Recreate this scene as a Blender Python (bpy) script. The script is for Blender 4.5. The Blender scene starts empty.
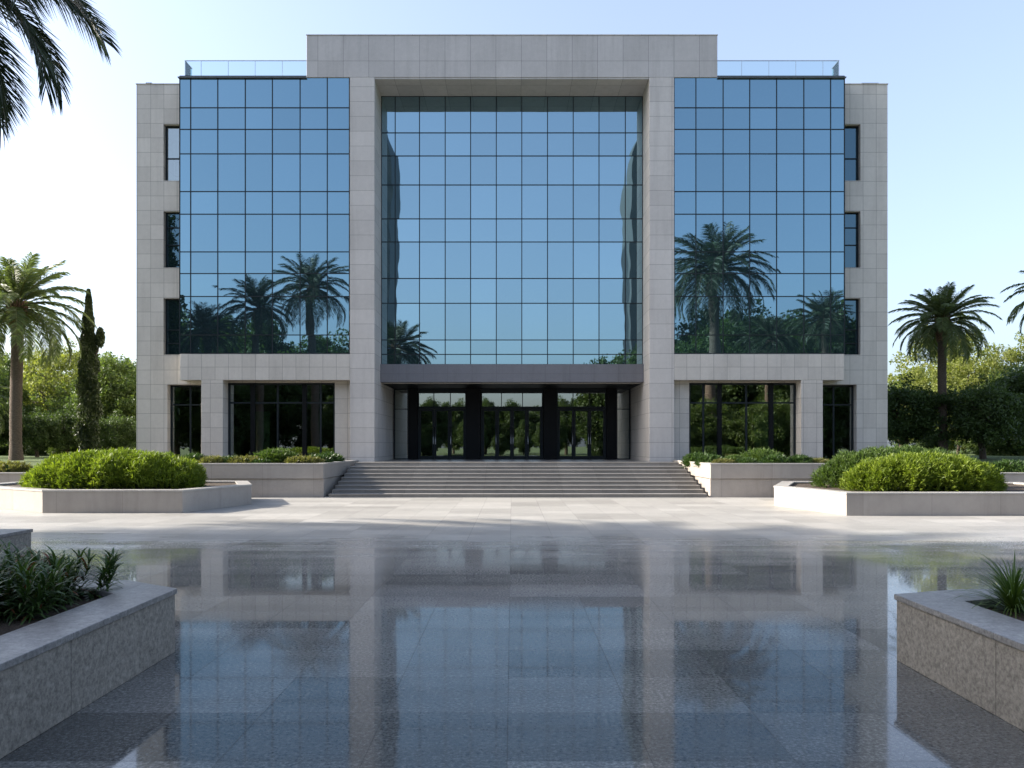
import bpy, math, random
import numpy as np
from mathutils import Vector

R = math.radians
scene = bpy.context.scene
C = scene.collection

# ------------------------------------------------------------------ camera, sky, sun, exposure
EYE, F, HY, CX = 1.954, 800.0, 445.0, 512.5
cam_d = bpy.data.cameras.new('camera')
cam_d.lens = F / 1024 * 36.0
cam_d.sensor_width = 36.0
cam_d.shift_y = (HY - 384.0) / 1024.0
cam_d.clip_start = 0.1
cam_d.clip_end = 3000
cam = bpy.data.objects.new('camera', cam_d)
C.objects.link(cam)
cam.location = (0, 0, EYE)
cam.rotation_euler = (R(90), 0, 0)
scene.camera = cam

SUN_EL, SUN_FRONT = R(27), R(-3)            # sun stands at the left, just behind the line of the facade
sd = Vector((-math.cos(SUN_EL) * math.cos(SUN_FRONT), -math.cos(SUN_EL) * math.sin(SUN_FRONT), math.sin(SUN_EL)))
world = bpy.data.worlds.new('World')
scene.world = world
world.use_nodes = True
wn = world.node_tree
for n in list(wn.nodes):
    wn.nodes.remove(n)
wo = wn.nodes.new('ShaderNodeOutputWorld')
wb = wn.nodes.new('ShaderNodeBackground')
sky = wn.nodes.new('ShaderNodeTexSky')
sky.sky_type = 'NISHITA'
sky.sun_disc = False
sky.sun_elevation = SUN_EL
sky.sun_rotation = math.atan2(sd.x, sd.y)
sky.air_density = 1.0
sky.dust_density = 3.5
sky.ozone_density = 3.0
wb.inputs['Strength'].default_value = 0.15
hs = wn.nodes.new('ShaderNodeHueSaturation'); hs.inputs['Saturation'].default_value = 0.85
hs.inputs['Hue'].default_value = 0.505
veil = wn.nodes.new('ShaderNodeMixRGB'); veil.inputs[0].default_value = 0.30          # thin high cloud, even over the whole sky
veil.inputs[2].default_value = (1.45, 1.72, 2.15, 1)
wn.links.new(sky.outputs[0], hs.inputs['Color'])
wn.links.new(hs.outputs[0], veil.inputs[1])
wn.links.new(veil.outputs[0], wb.inputs[0])
wn.links.new(wb.outputs[0], wo.inputs[0])

sl = bpy.data.lights.new('sun', 'SUN')
sl.energy = 4.2
sl.angle = R(0.6)
sl.color = (1.0, 0.92, 0.81)
so = bpy.data.objects.new('sun', sl)
C.objects.link(so)
so.rotation_euler = (-sd).to_track_quat('-Z', 'Y').to_euler()
so.location = (-60, -10, 40)

scene.view_settings.view_transform = 'Standard'
scene.view_settings.look = 'None'
scene.view_settings.gamma = 1.0
scene.view_settings.exposure = 1.55
scene.render.engine = 'CYCLES'
scene.cycles.max_bounces = 8
scene.cycles.transparent_max_bounces = 8

# ------------------------------------------------------------------ helpers
def px(x, D):
    return (x - CX) * D / F

def pz(y, D):
    return EYE + (HY - y) * D / F

def off(p):
    v = Vector((0, 0, 0))
    while p is not None:
        v += p.location
        p = p.parent
    return v

def tag(o, label=None, cat=None, group=None, kind=None):
    if label: o['label'] = label
    if cat: o['category'] = cat
    if group: o['group'] = group
    if kind: o['kind'] = kind
    return o

def thing(name, label, cat, loc=(0, 0, 0), group=None):
    o = bpy.data.objects.new(name, None)
    o.empty_display_size = 0.3
    C.objects.link(o)
    o.location = loc
    return tag(o, label, cat, group)

class MB:
    """collects world-space faces; build() makes one mesh"""
    def __init__(self):
        self.v, self.f, self.s = [], [], []
    def quad(self, a, b, c, d, smooth=False):
        n = len(self.v)
        self.v += [tuple(a), tuple(b), tuple(c), tuple(d)]
        self.f.append((n, n + 1, n + 2, n + 3)); self.s.append(smooth)
        return self
    def box(self, x0, x1, y0, y1, z0, z1):
        if x0 > x1: x0, x1 = x1, x0
        if y0 > y1: y0, y1 = y1, y0
        n = len(self.v)
        self.v += [(x0, y0, z0), (x1, y0, z0), (x1, y1, z0), (x0, y1, z0), (x0, y0, z1), (x1, y0, z1), (x1, y1, z1), (x0, y1, z1)]
        for q in ((0, 3, 2, 1), (4, 5, 6, 7), (0, 1, 5, 4), (1, 2, 6, 5), (2, 3, 7, 6), (3, 0, 4, 7)):
            self.f.append(tuple(n + i for i in q)); self.s.append(False)
        return self
    def prism(self, pts, z0, z1):
        """pts counter-clockwise seen from above"""
        n, k = len(self.v), len(pts)
        self.v += [(p[0], p[1], z0) for p in pts] + [(p[0], p[1], z1) for p in pts]
        self.f.append(tuple(n + i for i in reversed(range(k)))); self.s.append(False)
        self.f.append(tuple(n + k + i for i in range(k))); self.s.append(False)
        for i in range(k):
            j = (i + 1) % k
            self.f.append((n + i, n + j, n + k + j, n + k + i)); self.s.append(False)
        return self
    def ring(self, outer, inner, z0, z1):
        n, k = len(self.v), len(outer)
        self.v += [(p[0], p[1], z) for z in (z0, z1) for P in (outer, inner) for p in P]
        o0, i0, o1, i1 = n, n + k, n + 2 * k, n + 3 * k
        for i in range(k):
            j = (i + 1) % k
            for q in ((o0 + i, o0 + j, o1 + j, o1 + i), (i0 + j, i0 + i, i1 + i, i1 + j),
                      (o1 + i, o1 + j, i1 + j, i1 + i), (o0 + j, o0 + i, i0 + i, i0 + j)):
                self.f.append(q); self.s.append(False)
        return self
    def tube(self, pts, radii, seg=10, cap=True):
        n0 = len(self.v)
        pts = [Vector(p) for p in pts]
        for i, p in enumerate(pts):
            t = (pts[min(i + 1, len(pts) - 1)] - pts[max(i - 1, 0)]).normalized()
            a = t.cross(Vector((0.31, 0.95, 0.02))).normalized()
            b = t.cross(a)
            for s in range(seg):
                w = 2 * math.pi * s / seg
                self.v.append(tuple(p + (a * math.cos(w) + b * math.sin(w)) * radii[i]))
        for i in range(len(pts) - 1):
            for s in range(seg):
                s2 = (s + 1) % seg
                self.f.append((n0 + i * seg + s, n0 + i * seg + s2, n0 + (i + 1) * seg + s2, n0 + (i + 1) * seg + s)); self.s.append(True)
        if cap:
            self.f.append(tuple(n0 + (len(pts) - 1) * seg + s for s in range(seg))); self.s.append(False)
        return self
    def build(self, name, mat, parent=None, bevel=0, world=True):
        o3 = off(parent) if (parent is not None and world) else Vector((0, 0, 0))
        me = bpy.data.meshes.new(name)
        me.from_pydata([(a - o3.x, b - o3.y, c - o3.z) for a, b, c in self.v], [], self.f)
        me.polygons.foreach_set('use_smooth', self.s)
        me.materials.append(mat)
        me.update()
        o = bpy.data.objects.new(name, me)
        C.objects.link(o)
        if parent is not None: o.parent = parent
        if bevel:
            m = o.modifiers.new('bevel', 'BEVEL'); m.width = bevel; m.segments = 2; m.limit_method = 'ANGLE'
        return o

def np_mesh(name, V, Q, mat, parent=None, smooth=False):
    """V (n,3), Q (m,4) numpy"""
    me = bpy.data.meshes.new(name)
    me.vertices.add(len(V)); me.vertices.foreach_set('co', V.astype(np.float32).ravel())
    m = len(Q)
    me.loops.add(m * 4); me.loops.foreach_set('vertex_index', Q.astype(np.int32).ravel())
    me.polygons.add(m)
    me.polygons.foreach_set('loop_start', np.arange(0, m * 4, 4, dtype=np.int32))
    me.polygons.foreach_set('use_smooth', np.full(m, smooth))
    me.materials.append(mat)
    me.update(calc_edges=True)
    o = bpy.data.objects.new(name, me)
    C.objects.link(o)
    if parent is not None: o.parent = parent
    return o

def dup(root, loc, rz=0, label=None, sc=1.0, szc=None):
    r = root.copy(); C.objects.link(r)
    r.location = loc; r.rotation_euler = (0, 0, rz); r.scale = (sc, sc, szc if szc else sc)
    if label: r['label'] = label
    for ch in list(root.children):
        c = ch.copy(); C.objects.link(c); c.parent = r
        for g in list(ch.children):
            d = g.copy(); C.objects.link(d); d.parent = c
    return r

# ------------------------------------------------------------------ materials
class NT:
    def __init__(self, name):
        self.m = bpy.data.materials.new(name); self.m.use_nodes = True
        self.t = self.m.node_tree; self.n = self.t.nodes
        self.p = self.n['Principled BSDF']; self.out = self.n['Material Output']
    def new(self, kind, **kw):
        n = self.n.new('ShaderNode' + kind)
        for k, v in kw.items(): setattr(n, k, v)
        return n
    def l(self, a, b): self.t.links.new(a, b)
    def put(self, sock, v):
        if hasattr(v, 'is_linked') or isinstance(v, bpy.types.NodeSocket): self.l(v, sock)
        else: sock.default_value = v
    def math(self, op, a, b=0.0, c=0.0):
        n = self.new('Math', operation=op)
        self.put(n.inputs[0], a); self.put(n.inputs[1], b); self.put(n.inputs[2], c)
        return n.outputs[0]
    def pos(self): return self.new('NewGeometry').outputs['Position']
    def xyz(self, v):
        n = self.new('SeparateXYZ'); self.l(v, n.inputs[0]); return n.outputs
    def comb(self, x, y, z):
        n = self.new('CombineXYZ')
        for i, v in enumerate((x, y, z)): self.put(n.inputs[i], v)
        return n.outputs[0]
    def noise(self, vec, scale, detail=4, rough=0.55, col=False):
        n = self.new('TexNoise'); self.put(n.inputs['Vector'], vec)
        n.inputs['Scale'].default_value = scale; n.inputs['Detail'].default_value = detail; n.inputs['Roughness'].default_value = rough
        return n.outputs['Color' if col else 'Fac']
    def ramp(self, f, stops):
        n = self.new('ValToRGB'); self.put(n.inputs[0], f)
        e = n.color_ramp.elements
        while len(e) > 1: e.remove(e[-1])
        for i, (p, c) in enumerate(stops):
            if i == 0: e[0].position = p; el = e[0]
            else: el = e.new(p)
            el.color = (*c, 1) if len(c) == 3 else c
        return n.outputs[0]
    def mix(self, f, a, b, mode='MIX'):
        n = self.new('MixRGB', blend_type=mode)
        self.put(n.inputs[0], f)
        for i, v in ((1, a), (2, b)):
            if isinstance(v, tuple): v = (*v, 1) if len(v) == 3 else v
            self.put(n.inputs[i], v)
        return n.outputs[0]
    def bump(self, h, strength, dist):
        n = self.new('Bump'); n.inputs['Strength'].default_value = strength; n.inputs['Distance'].default_value = dist
        self.l(h, n.inputs['Height']); self.l(n.outputs[0], self.p.inputs['Normal'])
    def edge(self, coord, origin, step, half):
        """1 on a joint, 0 off it"""
        a = self.math('DIVIDE', self.math('SUBTRACT', coord, origin), step)
        f = self.math('FRACT', self.math('ADD', a, 1000.5))
        d = self.math('ABSOLUTE', self.math('SUBTRACT', f, 0.5))
        return self.math('LESS_THAN', d, half / step), self.math('FLOOR', self.math('ADD', a, 1000.0))

def stone(name, col, x0=0.0, dx=0.62, z0=6.16, dz=0.682, joint=0.016, rough=0.55, var=0.07, stain=0.14, joints=True, gs=90.0, gk=0.35, bmp=0.25):
    t = NT(name); P = t.pos(); x, y, z = t.xyz(P)
    nrm = t.xyz(t.new('NewGeometry').outputs['True Normal'])
    side = t.math('GREATER_THAN', t.math('ABSOLUTE', nrm[0]), 0.7)
    flat = t.math('GREATER_THAN', t.math('ABSOLUTE', nrm[2]), 0.7)
    h = t.math('ADD', t.math('MULTIPLY', x, t.math('SUBTRACT', 1.0, side)), t.math('MULTIPLY', t.math('ADD', y, 0.13), side))
    v = t.math('ADD', t.math('MULTIPLY', z, t.math('SUBTRACT', 1.0, flat)), t.math('MULTIPLY', y, flat))
    big = t.noise(P, 0.55, 5, 0.6)
    mid = t.noise(P, 5.0, 6, 0.65)
    grain = t.noise(P, gs, 4, 0.75)
    c = t.mix(t.math('MULTIPLY', t.math('SUBTRACT', big, 0.35), 2.0), tuple(k * (1 - stain) for k in col), tuple(min(1, k * (1 + stain * 0.7)) for k in col))
    c = t.mix(0.30, c, t.ramp(mid, [(0.3, tuple(k * 0.8 for k in col)), (0.7, tuple(min(1, k * 1.15) for k in col))]))
    streak = t.noise(t.comb(t.math('MULTIPLY', x, 2.6), t.math('MULTIPLY', y, 2.6), t.math('MULTIPLY', z, 0.22)), 1.0, 5, 0.7)
    c = t.mix(0.55, c, t.ramp(streak, [(0.30, (0.72, 0.71, 0.70)), (0.5, (1, 1, 1)), (0.75, (1.08, 1.07, 1.06))]), 'MULTIPLY')
    if gk > 0.5:
        pit = t.noise(P, 16.0, 5, 0.8)
        c = t.mix(1.0, c, t.ramp(pit, [(0.36, (0.40, 0.39, 0.37)), (0.43, (0.80, 0.79, 0.77)), (0.54, (1.12, 1.1, 1.07)), (0.64, (1.8, 1.75, 1.65))]), 'MULTIPLY')
    c = t.mix(gk * 0.7, c, t.ramp(grain, [(0.36, tuple(k * 0.5 for k in col)), (0.5, col), (0.64, tuple(min(1, k * 1.45) for k in col))]))
    hgt = t.math('MULTIPLY', grain, 0.15)
    if joints:
        jx, ix = t.edge(h, x0, dx, joint / 2)
        jz, iz = t.edge(v, z0, dz, joint / 2)
        w = t.new('TexWhiteNoise'); w.noise_dimensions = '3D'
        t.l(t.comb(ix, iz, side), w.inputs['Vector'])
        tone = t.math('ADD', 1 - var, t.math('MULTIPLY', w.outputs['Value'], 2 * var))
        c = t.mix(1.0, c, t.comb(tone, tone, tone), 'MULTIPLY')
        # a little staining under each course
        js = t.math('MINIMUM', t.math('ADD', jx, jz), 1.0)
        c = t.mix(t.math('MULTIPLY', js, 0.72), c, tuple(k * 0.22 for k in col))
        hgt = t.math('SUBTRACT', hgt, js)
    t.l(c, t.p.inputs['Base Color'])
    t.p.inputs['Roughness'].default_value = rough
    t.p.inputs['Specular IOR Level'].default_value = 0.35
    t.bump(hgt, bmp, 0.01)
    return t.m

STONE = (0.57, 0.535, 0.485)
M = {}
M['wall'] = stone('travertine cladding', STONE, x0=-16.98, dx=0.62)
M['pylon'] = stone('pylon cladding', (0.55, 0.52, 0.49), x0=-6.32, dx=1.14)
M['header'] = stone('header cladding', (0.47, 0.45, 0.435), x0=0.43, dx=1.17, z0=19.62, dz=1.19)
M['band'] = stone('spandrel cladding', STONE, x0=-7.46, dx=0.62, z0=6.14, dz=0.6)
M['planter'] = stone('planter travertine', (0.37, 0.335, 0.30), x0=0.2, dx=1.9, z0=-5, dz=30, stain=0.3, joint=0.006)
M['fore'] = stone('weathered rough limestone', (0.245, 0.225, 0.195), x0=0.2, dx=1.9, z0=-5, dz=30, stain=0.5, joint=0.009, gs=30.0, gk=0.85, bmp=0.9, rough=0.7)
M['fore_cap'] = stone('worn grey coping', (0.21, 0.205, 0.20), x0=0.2, dx=1.9, z0=0.4, dz=1.9, rough=0.38, joint=0.006, stain=0.3, gs=45.0, gk=0.55)
M['coping'] = stone('honed coping', (0.42, 0.40, 0.37), x0=0.2, dx=1.9, z0=0.4, dz=1.9, rough=0.32, joint=0.005, stain=0.2)
M['step'] = stone('step stone', (0.25, 0.238, 0.222), x0=0.43, dx=1.5, z0=0, dz=50, rough=0.35, stain=0.2, joint=0.006)
M['canopy'] = stone('grey canopy panel', (0.17, 0.17, 0.185), x0=0.43, dx=1.17, z0=5.37, dz=0.5, rough=0.4, var=0.03, stain=0.05, joint=0.008)

def floor_mat():
    t = NT('polished granite paving'); P = t.pos(); x, y, z = t.xyz(P)
    jx, ix = t.edge(x, -0.03, 0.893, 0.0022)
    jy, iy = t.edge(y, 6.73, 0.893, 0.0022)
    w = t.new('TexWhiteNoise'); t.l(t.comb(ix, iy, 0.0), w.inputs['Vector'])
    # wider slabs: neighbours sometimes come from one batch
    w2 = t.new('TexWhiteNoise'); t.l(t.comb(t.math('FLOOR', t.math('DIVIDE', ix, 2.0)), iy, 3.0), w2.inputs['Vector'])
    tone = t.math('ADD', t.math('MULTIPLY', w.outputs['Value'], 0.35), t.math('MULTIPLY', w2.outputs['Value'], 0.65))
    spk = t.noise(P, 34.0, 6, 0.8)
    vein = t.noise(P, 3.0, 6, 0.7)
    # polished near the viewer, rougher by the steps; tree shade painted into near colour
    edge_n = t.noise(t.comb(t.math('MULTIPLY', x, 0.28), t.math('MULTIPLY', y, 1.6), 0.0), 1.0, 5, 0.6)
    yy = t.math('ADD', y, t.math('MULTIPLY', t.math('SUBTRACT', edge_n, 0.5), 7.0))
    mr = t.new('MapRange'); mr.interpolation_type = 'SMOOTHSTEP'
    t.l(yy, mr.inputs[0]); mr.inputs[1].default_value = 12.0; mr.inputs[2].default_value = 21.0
    matte = mr.outputs[0]
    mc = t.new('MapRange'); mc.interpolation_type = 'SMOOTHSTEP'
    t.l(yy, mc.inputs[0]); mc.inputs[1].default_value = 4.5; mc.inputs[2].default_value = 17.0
    pale = mc.outputs[0]  # colour blend with the streaky edge of the painted shade
    near_shade_col = t.ramp(tone, [(0.0, (0.075, 0.079, 0.078)), (0.5, (0.105, 0.109, 0.107)), (0.9, (0.165, 0.168, 0.163))])  # darker slab colours carry the shade of the foreground
    far_col = t.ramp(tone, [(0.0, (0.26, 0.25, 0.23)), (0.9, (0.385, 0.372, 0.345))])
    c = t.mix(pale, near_shade_col, far_col)
    spa = t.math('SUBTRACT', 0.75, t.math('MULTIPLY', matte, 0.5))
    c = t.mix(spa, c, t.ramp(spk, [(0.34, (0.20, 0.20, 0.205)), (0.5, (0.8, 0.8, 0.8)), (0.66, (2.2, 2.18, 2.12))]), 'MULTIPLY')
    c = t.mix(0.5, c, t.ramp(vein, [(0.3, (0.78, 0.78, 0.8)), (0.7, (1.15, 1.14, 1.12))]), 'MULTIPLY')
    j = t.math('MINIMUM', t.math('ADD', jx, jy), 1.0)
    c = t.mix(t.math('MULTIPLY', j, 0.7), c, (0.04, 0.04, 0.04))
    t.l(c, t.p.inputs['Base Color'])
    worn = t.noise(P, 0.8, 6, 0.6)
    rg = t.math('ADD', 0.008, t.math('MULTIPLY', t.math('POWER', worn, 3.0), 0.22))
    rg = t.math('ADD', rg, t.math('MULTIPLY', w.outputs['Value'], 0.02))
    rg = t.math('ADD', rg, t.math('MULTIPLY', t.math('GREATER_THAN', spk, 0.56), 0.10))
    rg = t.math('ADD', rg, t.math('MULTIPLY', j, 0.15))
    rg = t.math('ADD', rg, t.math('MULTIPLY', matte, 0.45))
    t.l(rg, t.p.inputs['Roughness'])
    t.l(t.math('MULTIPLY', t.math('SUBTRACT', 0.5, t.math('MULTIPLY', matte, 0.35)), t.math('SUBTRACT', 1.0, j)), t.p.inputs['Specular IOR Level'])
    wav = t.noise(P, 1.2, 2, 0.5)
    hgt = t.math('ADD', t.math('MULTIPLY', spk, 0.02), t.math('SUBTRACT', t.math('MULTIPLY', wav, 0.25), j))
    t.bump(hgt, 0.05, 0.01)
    return t.m
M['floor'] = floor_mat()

def lawn_mat():
    t = NT('mown lawn'); P = t.pos()
    c = t.ramp(t.noise(P, 2.0, 8, 0.75), [(0.3, (0.035, 0.06, 0.014)), (0.55, (0.07, 0.105, 0.022)), (0.75, (0.12, 0.14, 0.04))])
    t.l(c, t.p.inputs['Base Color']); t.p.inputs['Roughness'].default_value = 0.9
    t.bump(t.noise(P, 30, 4, 0.8), 0.8, 0.05)
    return t.m
M['lawn'] = lawn_mat()

def soil_mat():
    t = NT('soil'); P = t.pos()
    t.l(t.ramp(t.noise(P, 30, 6, 0.8), [(0.3, (0.02, 0.014, 0.010)), (0.7, (0.10, 0.07, 0.045))]), t.p.inputs['Base Color'])
    t.p.inputs['Roughness'].default_value = 1.0
    t.bump(t.noise(P, 40, 4, 0.8), 1.0, 0.03)
    return t.m
M['soil'] = soil_mat()

def plain(name, col, rough=0.5, metal=0.0, amt=0.12, scale=6.0):
    t = NT(name); P = t.pos()
    n = t.noise(P, scale, 5, 0.6)
    t.l(t.ramp(n, [(0.3, tuple(k * (1 - amt) for k in col)), (0.7, tuple(min(1, k * (1 + amt)) for k in col))]), t.p.inputs['Base Color'])
    t.p.inputs['Roughness'].default_value = rough; t.p.inputs['Metallic'].default_value = metal
    return t.m
M['frame'] = plain('dark anodised aluminium', (0.016, 0.022, 0.026), 0.5, 0.0)
M['frame'].node_tree.nodes['Principled BSDF'].inputs['Specular IOR Level'].default_value = 0.2
M['dark'] = plain('charcoal panel', (0.006, 0.007, 0.008), 0.5)
M['dark'].node_tree.nodes['Principled BSDF'].inputs['Specular IOR Level'].default_value = 0.15
M['inner'] = plain('lobby lining', (0.30, 0.28, 0.24), 0.7)
M['ceil'] = plain('lobby ceiling', (0.25, 0.25, 0.24), 0.8)
M['green'] = plain('green lobby panel', (0.22, 0.40, 0.18), 0.5)
M['steel'] = plain('brushed steel', (0.45, 0.46, 0.47), 0.3, 1.0)
M['towerwall'] = plain('added tower cladding', (0.05, 0.06, 0.065), 0.6)
M['towerglass'] = plain('added tower glass', (0.015, 0.022, 0.028), 0.12)
M['blind'] = plain('roller blind', (0.55, 0.56, 0.52), 0.8)
M['capmetal'] = plain('roof edge trim', (0.14, 0.15, 0.16), 0.4, 0.4)

def mirror_glass(name, tint, tilt=0.004, cells=None, dark=(0.01, 0.018, 0.022)):
    """coated curtain wall glass: tinted mirror with slight per-pane tone"""
    t = NT(name); P = t.pos()
    isl = t.new('NewGeometry').outputs['Random Per Island']
    g = t.new('BsdfGlossy'); g.inputs['Roughness'].default_value = 0.012
    tone = t.math('ADD', 0.93, t.math('MULTIPLY', isl, 0.12))
    c = t.mix(1.0, (*tint, 1), t.comb(tone, tone, tone), 'MULTIPLY')
    t.l(c, g.inputs['Color'])
    d = t.new('BsdfDiffuse'); d.inputs['Color'].default_value = (*dark, 1)
    b = t.new('Bump'); b.inputs['Strength'].default_value = 0.10; b.inputs['Distance'].default_value = 0.03
    t.l(t.noise(P, 0.7, 1, 0.4), b.inputs['Height']); t.l(b.outputs[0], g.inputs['Normal'])
    mx = t.new('AddShader')
    t.l(g.outputs[0], mx.inputs[0]); t.l(d.outputs[0], mx.inputs[1])
    t.l(mx.outputs[0], t.out.inputs[0])
    return t.m
M['glass'] = mirror_glass('blue coated curtain wall glass', (0.185, 0.30, 0.365))
M['glass_mid'] = mirror_glass('blue coated central glass', (0.26, 0.385, 0.445))

def clear_glass(name, tint=(0.36, 0.46, 0.42), refl=0.34):
    t = NT(name)
    g = t.new('BsdfGlossy'); g.inputs['Roughness'].default_value = 0.01; g.inputs['Color'].default_value = (0.85, 0.92, 0.9, 1)
    b = t.new('Bump'); b.inputs['Strength'].default_value = 0.06; b.inputs['Distance'].default_value = 0.02
    t.l(t.noise(t.pos(), 0.9, 1, 0.4), b.inputs['Height']); t.l(b.outputs[0], g.inputs['Normal'])
    tr = t.new('BsdfTransparent'); tr.inputs['Color'].default_value = (*tint, 1)
    fr = t.new('Fresnel'); fr.inputs['IOR'].default_value = 1.5
    f = t.math('MINIMUM', t.math('ADD', fr.outputs[0], refl), 1.0)
    mx = t.new('MixShader'); t.l(f, mx.inputs[0]); t.l(tr.outputs[0], mx.inputs[1]); t.l(g.outputs[0], mx.inputs[2])
    t.l(mx.outputs[0], t.out.inputs[0])
    return t.m
M['side_glass'] = mirror_glass('dark blue side window glass', (0.075, 0.125, 0.155))
M['clear'] = clear_glass('tinted ground floor glass')
M['rail'] = clear_glass('balustrade glass', (0.86, 0.92, 0.93), 0.0)

def leaf(name, a, b, trans=0.35, rough=0.5):
    t = NT(name)
    isl = t.new('NewGeometry').outputs['Random Per Island']
    n = t.noise(t.new('TexCoord').outputs['Object'], 0.9, 3, 0.6)
    f = t.math('ADD', t.math('MULTIPLY', isl, 0.6), t.math('MULTIPLY', t.math('SUBTRACT', n, 0.3), 1.0))
    c = t.ramp(f, [(0.1, a), (0.9, b)])
    t.l(c, t.p.inputs['Base Color']); t.p.inputs['Roughness'].default_value = rough
    t.p.inputs['Specular IOR Level'].default_value = 0.3
    tl = t.new('BsdfTranslucent')
    t.l(t.mix(1.0, c, (1.5, 1.6, 0.7, 1), 'MULTIPLY'), tl.inputs['Color'])
    mx = t.new('MixShader'); mx.inputs[0].default_value = trans
    t.l(t.p.outputs[0], mx.inputs[1]); t.l(tl.outputs[0], mx.inputs[2]); t.l(mx.outputs[0], t.out.inputs[0])
    return t.m
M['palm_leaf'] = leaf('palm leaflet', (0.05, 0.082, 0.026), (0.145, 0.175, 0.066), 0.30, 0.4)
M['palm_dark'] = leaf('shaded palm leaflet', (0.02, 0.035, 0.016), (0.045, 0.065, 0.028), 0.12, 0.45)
M['oak'] = leaf('broadleaf foliage', (0.042, 0.075, 0.02), (0.125, 0.165, 0.05), 0.38)
M['olive'] = leaf('pale foliage', (0.09, 0.12, 0.03), (0.24, 0.25, 0.075), 0.45)
M['darkleaf'] = leaf('dark foliage', (0.03, 0.055, 0.018), (0.08, 0.12, 0.035), 0.3)
M['cypress'] = leaf('cypress foliage', (0.022, 0.035, 0.014), (0.06, 0.08, 0.028), 0.2)
M['hedge'] = leaf('bright shrub leaf', (0.045, 0.085, 0.010), (0.24, 0.30, 0.035), 0.32)
M['strap'] = leaf('strap leaf', (0.022, 0.05, 0.014), (0.07, 0.12, 0.03), 0.22, 0.38)
M['red'] = leaf('reddish leaf tip', (0.12, 0.04, 0.02), (0.22, 0.09, 0.04), 0.2)
M['low'] = leaf('low shrub leaf', (0.035, 0.07, 0.018), (0.10, 0.15, 0.035), 0.3)
M['lowgold'] = leaf('golden shrub leaf', (0.08, 0.09, 0.025), (0.20, 0.19, 0.07), 0.3)
M['boot'] = plain('palm boot fibre', (0.20, 0.12, 0.07), 0.9, 0, 0.4, 12)

def bark(name, a, b, ring=0):
    t = NT(name); P = t.new('TexCoord').outputs['Object']
    x, y, z = t.xyz(P)
    n = t.noise(t.comb(t.math('MULTIPLY', x, 3.0), t.math('MULTIPLY', y, 3.0), t.math('MULTIPLY', z, 1.0 if not ring else 8.0)), 4.0, 5, 0.7)
    t.l(t.ramp(n, [(0.3, a), (0.7, b)]), t.p.inputs['Base Color']); t.p.inputs['Roughness'].default_value = 0.95
    t.bump(n, 0.9, 0.05)
    return t.m
M['palm_bark'] = bark('palm trunk bark', (0.05, 0.035, 0.025), (0.16, 0.12, 0.09), 1)
M['bark'] = bark('tree bark', (0.04, 0.03, 0.022), (0.12, 0.09, 0.065))

# ------------------------------------------------------------------ the setting: ground, plaza, terrace, lawn
D0 = 36.8                                   # facade plane
FLOOR = 1.19                                # terrace level
def struct(name, mb, mat, **k):
    o = mb.build(name, mat, **k); o['kind'] = 'structure'; return o

struct('ground', MB().quad((-700, -500, -0.02), (700, -500, -0.02), (700, 900, -0.02), (-700, 900, -0.02)), M['lawn'])
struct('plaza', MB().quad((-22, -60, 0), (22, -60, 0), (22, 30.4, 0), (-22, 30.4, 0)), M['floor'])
struct('terrace', MB().box(-6.83, 7.26, 34.8, 47.0, 0.0, FLOOR), M['step'])

def lawn_terrace(x0, x1, sgn):
    nx, ny = 30, 40
    xs = np.linspace(x0, x1, nx); ys = np.linspace(30.25, 300, ny)
    ys = 30.25 + (np.linspace(0, 1, ny) ** 2) * 270
    mb = MB()
    rnd = random.Random(4 + sgn)
    def z(x, y):
        s = min(1, max(0, (y - 30.25) / 14)); s = s * s * (3 - 2 * s)
        return 0.84 + 0.36 * s + 0.04 * math.sin(x * 0.7 + y * 0.3) * s
    for i in range(nx - 1):
        for j in range(ny - 1):
            p = [(xs[a], ys[b], z(xs[a], ys[b])) for a, b in ((i, j), (i + 1, j), (i + 1, j + 1), (i, j + 1))]
            mb.quad(*p, smooth=True)
    return mb
struct('lawn', lawn_terrace(-160, -17.7, 1), M['lawn'])
struct('lawn', lawn_terrace(17.7, 160, 2), M['lawn'])
struct('lawn', MB().quad((-17.7, 57.0, 1.19), (17.7, 57.0, 1.19), (17.7, 300, 1.19), (-17.7, 300, 1.19)), M['lawn'])

# ------------------------------------------------------------------ the building
B = thing('office_building', 'four storey stone and blue mirror glass office block with a tall portico frame', 'building', (0, D0, 0))

def wall_grid(x0, x1, z0, z1, y0, y1, holes):
    """wall slab with rectangular openings, reveals included; holes (xa,xb,za,zb)"""
    xs = sorted({x0, x1, *[h[0] for h in holes], *[h[1] for h in holes]})
    zs = sorted({z0, z1, *[h[2] for h in holes], *[h[3] for h in holes]})
    def solid(i, j):
        if i < 0 or j < 0 or i >= len(xs) - 1 or j >= len(zs) - 1: return False
        cx, cz = (xs[i] + xs[i + 1]) / 2, (zs[j] + zs[j + 1]) / 2
        return not any(h[0] < cx < h[1] and h[2] < cz < h[3] for h in holes)
    mb = MB()
    for i in range(len(xs) - 1):
        for j in range(len(zs) - 1):
            if not solid(i, j): continue
            a, b, c, d = xs[i], xs[i + 1], zs[j], zs[j + 1]
            mb.quad((a, y0, c), (b, y0, c), (b, y0, d), (a, y0, d))
            mb.quad((b, y1, c), (a, y1, c), (a, y1, d), (b, y1, d))
            if not solid(i - 1, j): mb.quad((a, y1, c), (a, y0, c), (a, y0, d), (a, y1, d))
            if not solid(i + 1, j): mb.quad((b, y0, c), (b, y1, c), (b, y1, d), (b, y0, d))
            if not solid(i, j - 1): mb.quad((a, y1, c), (b, y1, c), (b, y0, c), (a, y0, c))
            if not solid(i, j + 1): mb.quad((a, y0, d), (b, y0, d), (b, y1, d), (a, y1, d))
    return mb

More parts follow.
